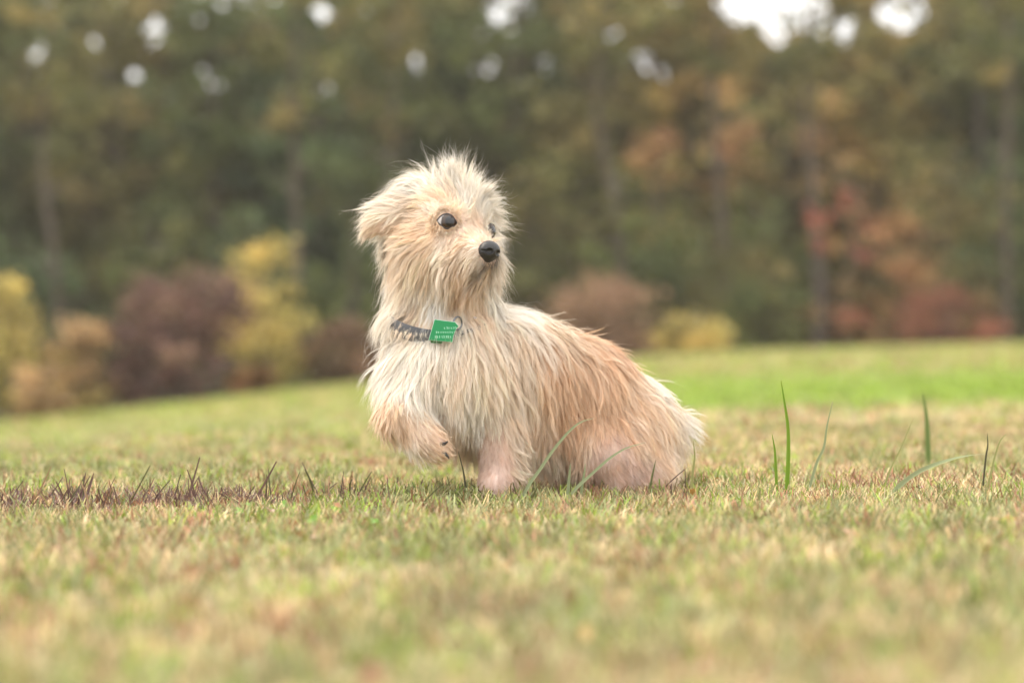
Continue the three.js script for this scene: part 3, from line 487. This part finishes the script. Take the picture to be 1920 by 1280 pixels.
function growGuide(p, n, g, r, wild) {
  const pts = [p.clone()], d = g.d.clone().addScaledVector(n, -g.d.dot(n) * 0.92).normalize();
  let len = g.len * (0.72 + 0.5 * r()), lift = g.lift * (0.75 + 0.5 * r()) + wild * 0.8 * r();
  let away = 0;
  for (const e of eyes) { const q = p.distanceTo(e.c); if (q < 0.034) { const k = 1 - sstep(0.016, 0.034, q); vA.copy(p).sub(e.c); vA.addScaledVector(n, -vA.dot(n)).normalize(); d.lerp(vA, k * 0.85).normalize(); len *= 1 - 0.62 * k; lift *= 1 - 0.4 * k; away = k; } }
  { const q = p.distanceTo(NOSE); if (q < 0.03) { const k = 1 - sstep(0.012, 0.03, q); vA.copy(p).sub(NOSE); vA.addScaledVector(n, -vA.dot(n)).normalize(); d.lerp(vA, k * 0.7).normalize(); len = lerp(len, 0.0065, k * 0.8); } }
  d.addScaledVector(n, lift).normalize();
  const q = p.clone(), st = len / SEG, fx = p.x * 26, fy = p.y * 26, fz = p.z * 26, amp = 0.22 + 0.3 * wild, curl = (r() - 0.5) * 0.5;
  const side = V(0, 0, 0).crossVectors(d, n), ph = r() * 6.28, wv = (0.12 + 0.3 * r()) * sstep(0.012, 0.035, g.len);
  for (let i = 1; i <= SEG; i++) {
    const t = i / SEG;
    q.addScaledVector(d, st);
    const off = 0.0012 + 0.25 * g.len * Math.min(0.35, lift * 0.35 + 0.1) * Math.sin(Math.min(1, t * 1.4) * 1.57);
    const s = skinAt(q.x, q.y, q.z);
    if (s < off) { gradAt(q.x, q.y, q.z, vB); q.addScaledVector(vB, off - s); const into = d.dot(vB); if (into < 0) d.addScaledVector(vB, -into * 0.9).normalize(); }
    const [cr, ch] = collarDist(q);
    if (Math.abs(ch) < 0.012 && cr > -0.010 && cr < 0.0035 && p.y > COL.c.y - 0.002) { vB.copy(q).sub(COL.c); vB.addScaledVector(COL.up, -vB.dot(COL.up)).normalize(); q.addScaledVector(vB, 0.0035 - cr); }
    pts.push(q.clone());
    d.x += amp * 0.6 * noise3(fx + t * 1.6, fy, fz) + side.x * curl * 0.35; d.y += amp * 0.5 * noiseB(fx, fy + t * 1.6, fz) + side.y * curl * 0.35; d.z += amp * 0.6 * noiseC(fx, fy, fz + t * 1.6) + side.z * curl * 0.35;
    d.addScaledVector(side, wv * Math.cos(ph + t * 8)); d.y -= g.droop * 0.42 * Math.min(1, g.len / 0.03); d.normalize();
  }
  return pts;
}
function coat(name, inside, nGuides, nStrands, seed, width, clumpMax, extra = 0) {
  const weight = (x, y, z) => inside(x, y, z) ? (0.55 + 0.45 * sstep(-0.2, 0.0, z)) : 0;
  const spot = sampler(weight, seed), r = rng(seed + 1), guides = [], hash = new Map(), cs = 0.012, n = V(0, 0, 0);
  const key = (i, j, k) => (i + 64) * 16384 + (j + 64) * 128 + (k + 64);
  for (let i = 0; i < nGuides + extra; i++) {
    const ls = i < nGuides ? null : lidSpots(r), p = ls ? ls.p : spot(); if (!ls && nearHard(p)) continue;
    ls ? n.copy(ls.n) : gradAt(p.x, p.y, p.z, n); const g = groomAt(p.x, p.y, p.z), wild = r() < 0.12 ? 1 : 0, pts = growGuide(p, n, g, r, wild);
    const tint = 1 + 0.16 * noiseB(p.x * 60, p.y * 60, p.z * 60) + (r() - 0.5) * 0.16, warm = 0.10 * noiseC(p.x * 45, p.y * 25, p.z * 45);
    const at = guides.push({ p, pts, n: n.clone(), c: [clamp(g.c[0] * tint * (1 + warm * 0.3), 0, 0.9), clamp(g.c[1] * tint * (1 - warm * 0.3), 0, 0.86), clamp(g.c[2] * tint * (1 - warm), 0, 0.8)], len: g.len }) - 1;
    const k = key(Math.floor(p.x / cs), Math.floor(p.y / cs), Math.floor(p.z / cs)); (hash.get(k) ?? hash.set(k, []).get(k)).push(at);
  }
  const nv = 2 * SEG + 1, pos = new Float32Array(nStrands * nv * 3), nor = new Float32Array(nStrands * nv * 3), col = new Float32Array(nStrands * nv * 3), idx = new Uint32Array(nStrands * (2 * (SEG - 1) + 1) * 3);
  let vi = 0, ii = 0; const pt = V(0, 0, 0), prev = V(0, 0, 0), tg = V(0, 0, 0), w = V(0, 0, 0), nn = V(0, 0, 0), off = V(0, 0, 0), line = Array.from({ length: SEG + 1 }, () => V(0, 0, 0));
  for (let s = 0; s < nStrands; s++) {
    const ls = s < nStrands - extra * 8 ? null : lidSpots(r), p = ls ? ls.p : spot(); if (!ls && nearHard(p)) continue;
    const bi = Math.floor(p.x / cs), bj = Math.floor(p.y / cs), bk = Math.floor(p.z / cs); let best = null, bd = 1e9;
    for (let a = -1; a <= 1; a++) for (let b = -1; b <= 1; b++) for (let c = -1; c <= 1; c++) for (const g of hash.get(key(bi + a, bj + b, bk + c)) ?? []) { const q = guides[g].p.distanceToSquared(p); if (q < bd) { bd = q; best = guides[g]; } }
    if (!best) continue;
    const stray = r() < (extra ? 0.17 : 0.12), lr = (stray ? 0.8 + (extra ? 0.75 : 0.5) * r() : 0.55 + 0.5 * Math.sqrt(r())), clump = stray ? 0.1 : clumpMax * (0.55 + 0.45 * r()), fr = r() * 100, na = (stray ? 0.16 : 0.045) * best.len;
    ls ? nn.copy(ls.n) : gradAt(p.x, p.y, p.z, nn); off.copy(p).sub(best.p);
    let bad = false;
    for (let i = 0; i <= SEG; i++) {
      const u = i * lr, k = Math.min(SEG - 1, Math.floor(u)), f = u - k, t = i / SEG;
      line[i].lerpVectors(best.pts[k], best.pts[k + 1], f).addScaledVector(off, 1 - clump * Math.pow(t, 0.8));
      if (i) { line[i].x += na * t * noise3(fr, t * 2.5, 0); line[i].y += na * t * noise3(fr, t * 2.5, 7); line[i].z += na * t * noise3(fr, t * 2.5, 13); }
      if (i) for (const e of eyes) { vA.copy(line[i]).sub(e.c); const ax = vA.dot(e.axis); if (ax > 0.004 && ax < 0.05) { const ex = vA.dot(e.X) / 0.0104, ey = (vA.dot(e.Y) - 0.001) / 0.0072; if (ex * ex + ey * ey < 1) bad = true; } }
      if (i) { vA.copy(line[i]).sub(NOSE); const ax = vA.dot(HF); if (ax > -0.004 && vA.addScaledVector(HF, -ax).length() < 0.0098) bad = true; }
    }
    if (bad && r() > 0.015) continue;
    let over = false;   // the collar presses the coat flat: only some locks hang over it
    for (let i = 0; i <= SEG && !over; i++) { const [cr, ch, cw] = collarDist(line[i]); over = Math.abs(ch) < 0.0095 && cr > -0.012 && cr < 0.06 && cw > 0; }
    if (over && r() < 0.85) continue;
    const v = 0.9 + 0.2 * r(), cr = best.c[0] * v, cg = best.c[1] * v, cb = best.c[2] * v, wd = width * (stray ? 0.75 : 0.7 + 0.6 * r()) * (best.len < 0.012 ? 0.8 : 1), rollA = (r() - 0.5) * 1.6, base = vi;
    for (let i = 0; i <= SEG; i++) {
      tg.copy(line[Math.min(SEG, i + 1)]).sub(line[Math.max(0, i - 1)]).normalize();
      w.crossVectors(tg, nn).normalize(); vB.crossVectors(w, tg).normalize();
      vA.copy(w).multiplyScalar(Math.cos(rollA)).addScaledVector(vB, Math.sin(rollA)); vB.crossVectors(vA, tg).normalize(); if (vB.dot(nn) < 0) { vB.negate(); vA.negate(); }
      const t = i / SEG, hw = wd * 0.5 * (1 - 0.55 * t);
      for (const sg of i === SEG ? [0] : [-1, 1]) {
        pos[vi * 3] = line[i].x + vA.x * hw * sg; pos[vi * 3 + 1] = line[i].y + vA.y * hw * sg; pos[vi * 3 + 2] = line[i].z + vA.z * hw * sg;
        let nx = vB.x * 0.8 + vA.x * 0.55 * sg, ny = vB.y * 0.8 + vA.y * 0.55 * sg, nz = vB.z * 0.8 + vA.z * 0.55 * sg; const nl = 1 / Math.hypot(nx, ny, nz);
        nor[vi * 3] = nx * nl; nor[vi * 3 + 1] = ny * nl; nor[vi * 3 + 2] = nz * nl;
        col[vi * 3] = cr; col[vi * 3 + 1] = cg; col[vi * 3 + 2] = cb; vi++;
      }
    }
    for (let i = 0; i < SEG; i++) { const a = base + 2 * i; idx[ii++] = a; idx[ii++] = a + 1; idx[ii++] = a + 2; if (i < SEG - 1) { idx[ii++] = a + 1; idx[ii++] = a + 3; idx[ii++] = a + 2; } }
  }
  const m = mesh(name, geoFrom(pos.slice(0, vi * 3), nor.slice(0, vi * 3), col.slice(0, vi * 3), idx.slice(0, ii)), hairMat, dog);
  m.userData.kind = 'stuff';
  console.log(name, 'guides', guides.length, 'tris', ii / 3);
}
const hairMat = new THREE.MeshPhysicalMaterial({ vertexColors: true, roughness: 0.62, transmission: 0.3, thickness: 0, side: THREE.DoubleSide, specularIntensity: 0.5 });
coat('head_fur', (x, y, z) => headness(x, y, z), 6500, 78000, 311, 0.00030, 0.80, 600);
coat('body_fur', (x, y, z) => y > -0.03 && !headness(x, y, z), 9500, 98000, 322, 0.00032, 0.82);

// eyes
const eyeMat = new THREE.MeshPhysicalMaterial({ vertexColors: true, roughness: 0.5, specularIntensity: 0.2, clearcoat: 1, clearcoatRoughness: 0.02 });
const lidMat = new THREE.MeshStandardMaterial({ color: new THREE.Color().setRGB(0.028, 0.022, 0.022), roughness: 0.45, side: THREE.DoubleSide });
const lidSkin = new THREE.MeshStandardMaterial({ color: new THREE.Color().setRGB(0.60, 0.42, 0.31), roughness: 0.8, side: THREE.DoubleSide });
for (const e of eyes) {
  const g = new THREE.SphereGeometry(EYE_R, 48, 36), p = g.attributes.position, col = [];
  const gaze = HF.clone().multiplyScalar(0.83).addScaledVector(HR, e.s < 0 ? -0.24 : 0.36).addScaledVector(HU, 0.10).normalize();
  for (let i = 0; i < p.count; i++) {
    const a = Math.acos(clamp((p.getX(i) * gaze.x + p.getY(i) * gaze.y + p.getZ(i) * gaze.z) / EYE_R, -1, 1)) * 180 / Math.PI;
    const c = a < 27 ? [0.006, 0.006, 0.008] : a < 44 ? [0.035, 0.018, 0.010] : a < 48 ? [0.012, 0.010, 0.010] : [0.40, 0.37, 0.36];
    if (a < 44) { const k = 1 + 0.045 * sstep(44, 10, a) ; p.setXYZ(i, p.getX(i) * k, p.getY(i) * k, p.getZ(i) * k); }
    col.push(...c);
  }
  g.setAttribute('color', new THREE.BufferAttribute(new Float32Array(col), 3)); g.computeVertexNormals();
  const m = mesh('eye', g, eyeMat, dog); m.position.copy(e.c);
  // dark rim: an almond opening in a lid that follows the eyeball
  const N = 56;
  const lidRing = (name, rings, mat) => { const pos = [], idx = []; rings.forEach(([k, rad], j) => { for (let i = 0; i < N; i++) { pos.push(...onEye(e, i / N * 6.2832, k, rad).toArray()); if (j) { const a = (j - 1) * N + i, b = (j - 1) * N + (i + 1) % N; idx.push(a, b, b + N, a, b + N, a + N); } } }); mesh(name, geoFrom(pos, null, null, idx), mat, m); };
  lidRing('eye_rim', [[0.985, 1.0], [1.0, 1.05], [1.06, 1.07], [1.12, 1.055]], lidMat);
  lidRing('eyelid', [[1.09, 1.05], [1.3, 1.05], [1.7, 1.04], [2.3, 1.0]], lidSkin);
}

// nose
{
  const w = 0.0128, hgt = 0.0112;
  const f = (x, y, z) => {
    let d = (Math.sqrt((x / w) ** 2 + ((y - 0.0005) / hgt) ** 2 + (z / 0.0105) ** 2) - 1) * 0.0100;
    d = Math.max(d, -smin(-d + 0.0001, 1, 0.001));
    d = smin(d, Math.hypot(x / 0.8, y + 0.0062, z + 0.001) - 0.0058, 0.004);
    for (const s of [-1, 1]) {
      d = Math.max(d, -(Math.hypot((x - s * 0.0058) / 1.15, (y + 0.0012), (z - 0.0092)) - 0.0034));
      const b = bone(V(s * 0.0070, -0.0018, 0.0085), 0.0018, V(s * 0.0122, -0.0008, 0.0025), 0.0009); d = Math.max(d, -cone(x, y, z, b));
    }
    d = Math.max(d, -cone(x, y, z, bone(V(0, -0.002, 0.0112), 0.0006, V(0, -0.012, 0.0075), 0.0010)));
    return d;
  };
  const s = surfaceNets(f, V(-0.016, -0.018, -0.014), V(0.016, 0.015, 0.0145), 0.0007), r = rng(5);
  const m4 = new THREE.Matrix4().makeBasis(HR, HU, HF), g = geoFrom(s.pos, null, null, s.idx);
  const T = 256, td = new Uint8Array(T * T * 4); for (let i = 0; i < T * T; i++) { const u = i % T / T, v = Math.floor(i / T) / T, q = 128 + 70 * noise3(u * 30, v * 30, 0) + 40 * noise3(u * 60, v * 60, 3); td.set([q, q, q, 255], i * 4); }
  const bt = new THREE.DataTexture(td, T, T); bt.magFilter = THREE.LinearFilter; bt.wrapS = bt.wrapT = THREE.RepeatWrapping; bt.needsUpdate = true;
  const uv = []; for (let i = 0; i < s.pos.length; i += 3) uv.push(s.pos[i] / 0.024, s.pos[i + 1] / 0.024); g.setAttribute('uv', new THREE.Float32BufferAttribute(uv, 2));
  const nose = mesh('nose', g, new THREE.MeshPhysicalMaterial({ color: new THREE.Color().setRGB(0.016, 0.015, 0.016), roughness: 0.42, bumpMap: bt, bumpScale: 0.00025 }), dog);
  nose.quaternion.setFromRotationMatrix(m4); nose.position.copy(NOSE).addScaledVector(HF, 0.002);
}
// claws of the raised paw
{
  const mat = new THREE.MeshStandardMaterial({ color: new THREE.Color().setRGB(0.02, 0.018, 0.016), roughness: 0.4 });
  for (const [a, b, c] of [[P(824, 832, 0.072), P(833, 832, 0.075), P(840, 827, 0.075)], [P(828, 846, 0.070), P(837, 853, 0.073), P(842, 860, 0.071)], [P(826, 852, 0.045), P(834, 858, 0.047), P(840, 860, 0.047)]]) {
    const cv = new THREE.CatmullRomCurve3([a, b, c]), g = new THREE.TubeGeometry(cv, 8, 0.0032, 7), p = g.attributes.position;
    for (let i = 0; i < p.count; i++) { const t = Math.floor(i / 8) / 8, q = cv.getPoint(t), k = 1 - 0.8 * t; p.setXYZ(i, q.x + (p.getX(i) - q.x) * k, q.y + (p.getY(i) - q.y) * k, q.z + (p.getZ(i) - q.z) * k); }
    mesh('claw', g, mat, dog);
  }
}
// collar with tags
{
  const pos = [], idx = [], N = 90, prof = [[-0.0008, -1], [0.0016, -1.06], [0.0024, 0], [0.0016, 1.06], [-0.0008, 1]];
  for (let i = 0; i <= N; i++) { const t = i / N * Math.PI * 2; for (const [r, h] of prof) pos.push(...colAt(t, r, h * COL.h).toArray()); if (i) for (let k = 0; k < 5; k++) { const a = (i - 1) * 5 + k, b = (i - 1) * 5 + (k + 1) % 5; idx.push(a, b, b + 5, a, b + 5, a + 5); } }
  const T = 128, td = new Uint8Array(T * T * 4); for (let i = 0; i < T * T; i++) { const u = i % T, v = Math.floor(i / T), q = ((u >> 2) + (v >> 2)) % 2 ? 150 : 90; td.set([q, q, q, 255], i * 4); }
  const bt = new THREE.DataTexture(td, T, T); bt.magFilter = THREE.LinearFilter; bt.wrapS = bt.wrapT = THREE.RepeatWrapping; bt.repeat.set(12, 1); bt.needsUpdate = true;
  const g = geoFrom(pos, null, null, idx), uv = []; for (let i = 0; i <= N; i++) for (let k = 0; k < 5; k++) uv.push(i / N, k / 5); g.setAttribute('uv', new THREE.Float32BufferAttribute(uv, 2));
  const collar = mesh('collar', g, new THREE.MeshStandardMaterial({ color: new THREE.Color().setRGB(0.085, 0.09, 0.105), roughness: 0.7, bumpMap: bt, bumpScale: 0.0004, side: THREE.DoubleSide }), dog);
  collar.userData.label = 'dark grey woven collar half hidden under the fur';
  // pale buckle
  const bs = new THREE.Shape(); bs.absellipse(0, 0, 0.0085, 0.0075, 0, 6.2832);
  const buckle = mesh('buckle', new THREE.ExtrudeGeometry(bs, { depth: 0.003, bevelEnabled: true, bevelSize: 0.001, bevelThickness: 0.001, bevelSegments: 2, curveSegments: 16 }), new THREE.MeshPhysicalMaterial({ color: new THREE.Color().setRGB(0.55, 0.5, 0.52), roughness: 0.35, clearcoat: 0.4 }), collar);
  buckle.position.copy(P(878, 601, 0.044)); buckle.rotation.set(0.2, 0.7, 0.3);
  const ring = mesh('ring', new THREE.TorusGeometry(0.0072, 0.0011, 8, 28), new THREE.MeshStandardMaterial({ color: new THREE.Color().setRGB(0.16, 0.17, 0.18), metalness: 0.8, roughness: 0.35 }), collar);
  ring.position.copy(P(858, 606, 0.054)); ring.rotation.set(0.1, 0.9, 0.2);
  // green tag, bone shaped on its right side, engraved
  const z0 = 0.060, at = (px, py) => { const q = P(px, py, z0).sub(P(830, 620, z0)); return [q.x, q.y]; };
  const sh = new THREE.Shape(); sh.moveTo(...at(804, 637)); sh.lineTo(...at(848, 641)); sh.quadraticCurveTo(...at(849, 625), ...at(859, 611)); sh.lineTo(...at(853, 604)); sh.lineTo(...at(815, 599)); sh.closePath();
  const cv = document.createElement('canvas'); cv.width = 256; cv.height = 192; const cx = cv.getContext('2d'); cx.fillStyle = '#00824a'; cx.fillRect(0, 0, 256, 192);
  cx.strokeStyle = '#b9e6cf'; cx.lineWidth = 4; const r = rng(9);
  for (const [y0, x0, x1, hh] of [[62, 130, 232, 20], [98, 60, 226, 18], [132, 50, 205, 24]]) for (let x = x0; x < x1; x += 19) { cx.beginPath(); cx.moveTo(x + r() * 5, y0 + r() * 6); cx.lineTo(x + 3 + r() * 9, y0 + hh * (0.4 + 0.3 * r())); cx.lineTo(x + r() * 11, y0 + hh); cx.stroke(); }
  const tx = new THREE.CanvasTexture(cv); tx.colorSpace = THREE.SRGBColorSpace;
  const tg = new THREE.ExtrudeGeometry(sh, { depth: 0.0009, bevelEnabled: true, bevelSize: 0.0004, bevelThickness: 0.0004, bevelSegments: 2 }), tp = tg.attributes.position, tu = tg.attributes.uv;
  const bb = [at(804, 642), at(860, 598)]; for (let i = 0; i < tp.count; i++) tu.setXY(i, (tp.getX(i) - bb[0][0]) / (bb[1][0] - bb[0][0]), (tp.getY(i) - bb[0][1]) / (bb[1][1] - bb[0][1]));
  const edge = new THREE.MeshStandardMaterial({ color: new THREE.Color().setRGB(0.45, 0.62, 0.52), metalness: 0.5, roughness: 0.35 });
  const tagm = mesh('tag', tg, [new THREE.MeshPhysicalMaterial({ map: tx, roughness: 0.4, metalness: 0.25, clearcoat: 0.3 }), edge], collar);
  tagm.position.copy(P(830, 620, z0)); tagm.userData.label = 'green metal tag with engraved lettering';
  const t2 = new THREE.Shape(); [[805, 630], [808, 643], [829, 644], [831, 630]].forEach(([x, y], i) => i ? t2.lineTo(...at(x, y)) : t2.moveTo(...at(x, y))); t2.closePath();
  const tag2 = mesh('tag', new THREE.ExtrudeGeometry(t2, { depth: 0.0008, bevelEnabled: false }), new THREE.MeshStandardMaterial({ color: new THREE.Color().setRGB(0.03, 0.11, 0.025), metalness: 0.3, roughness: 0.4 }), collar);
  tag2.position.copy(P(830, 620, z0 - 0.0025)); tag2.userData.label = 'dark green tag behind the brighter one';
}

renderer.render(scene, camera);
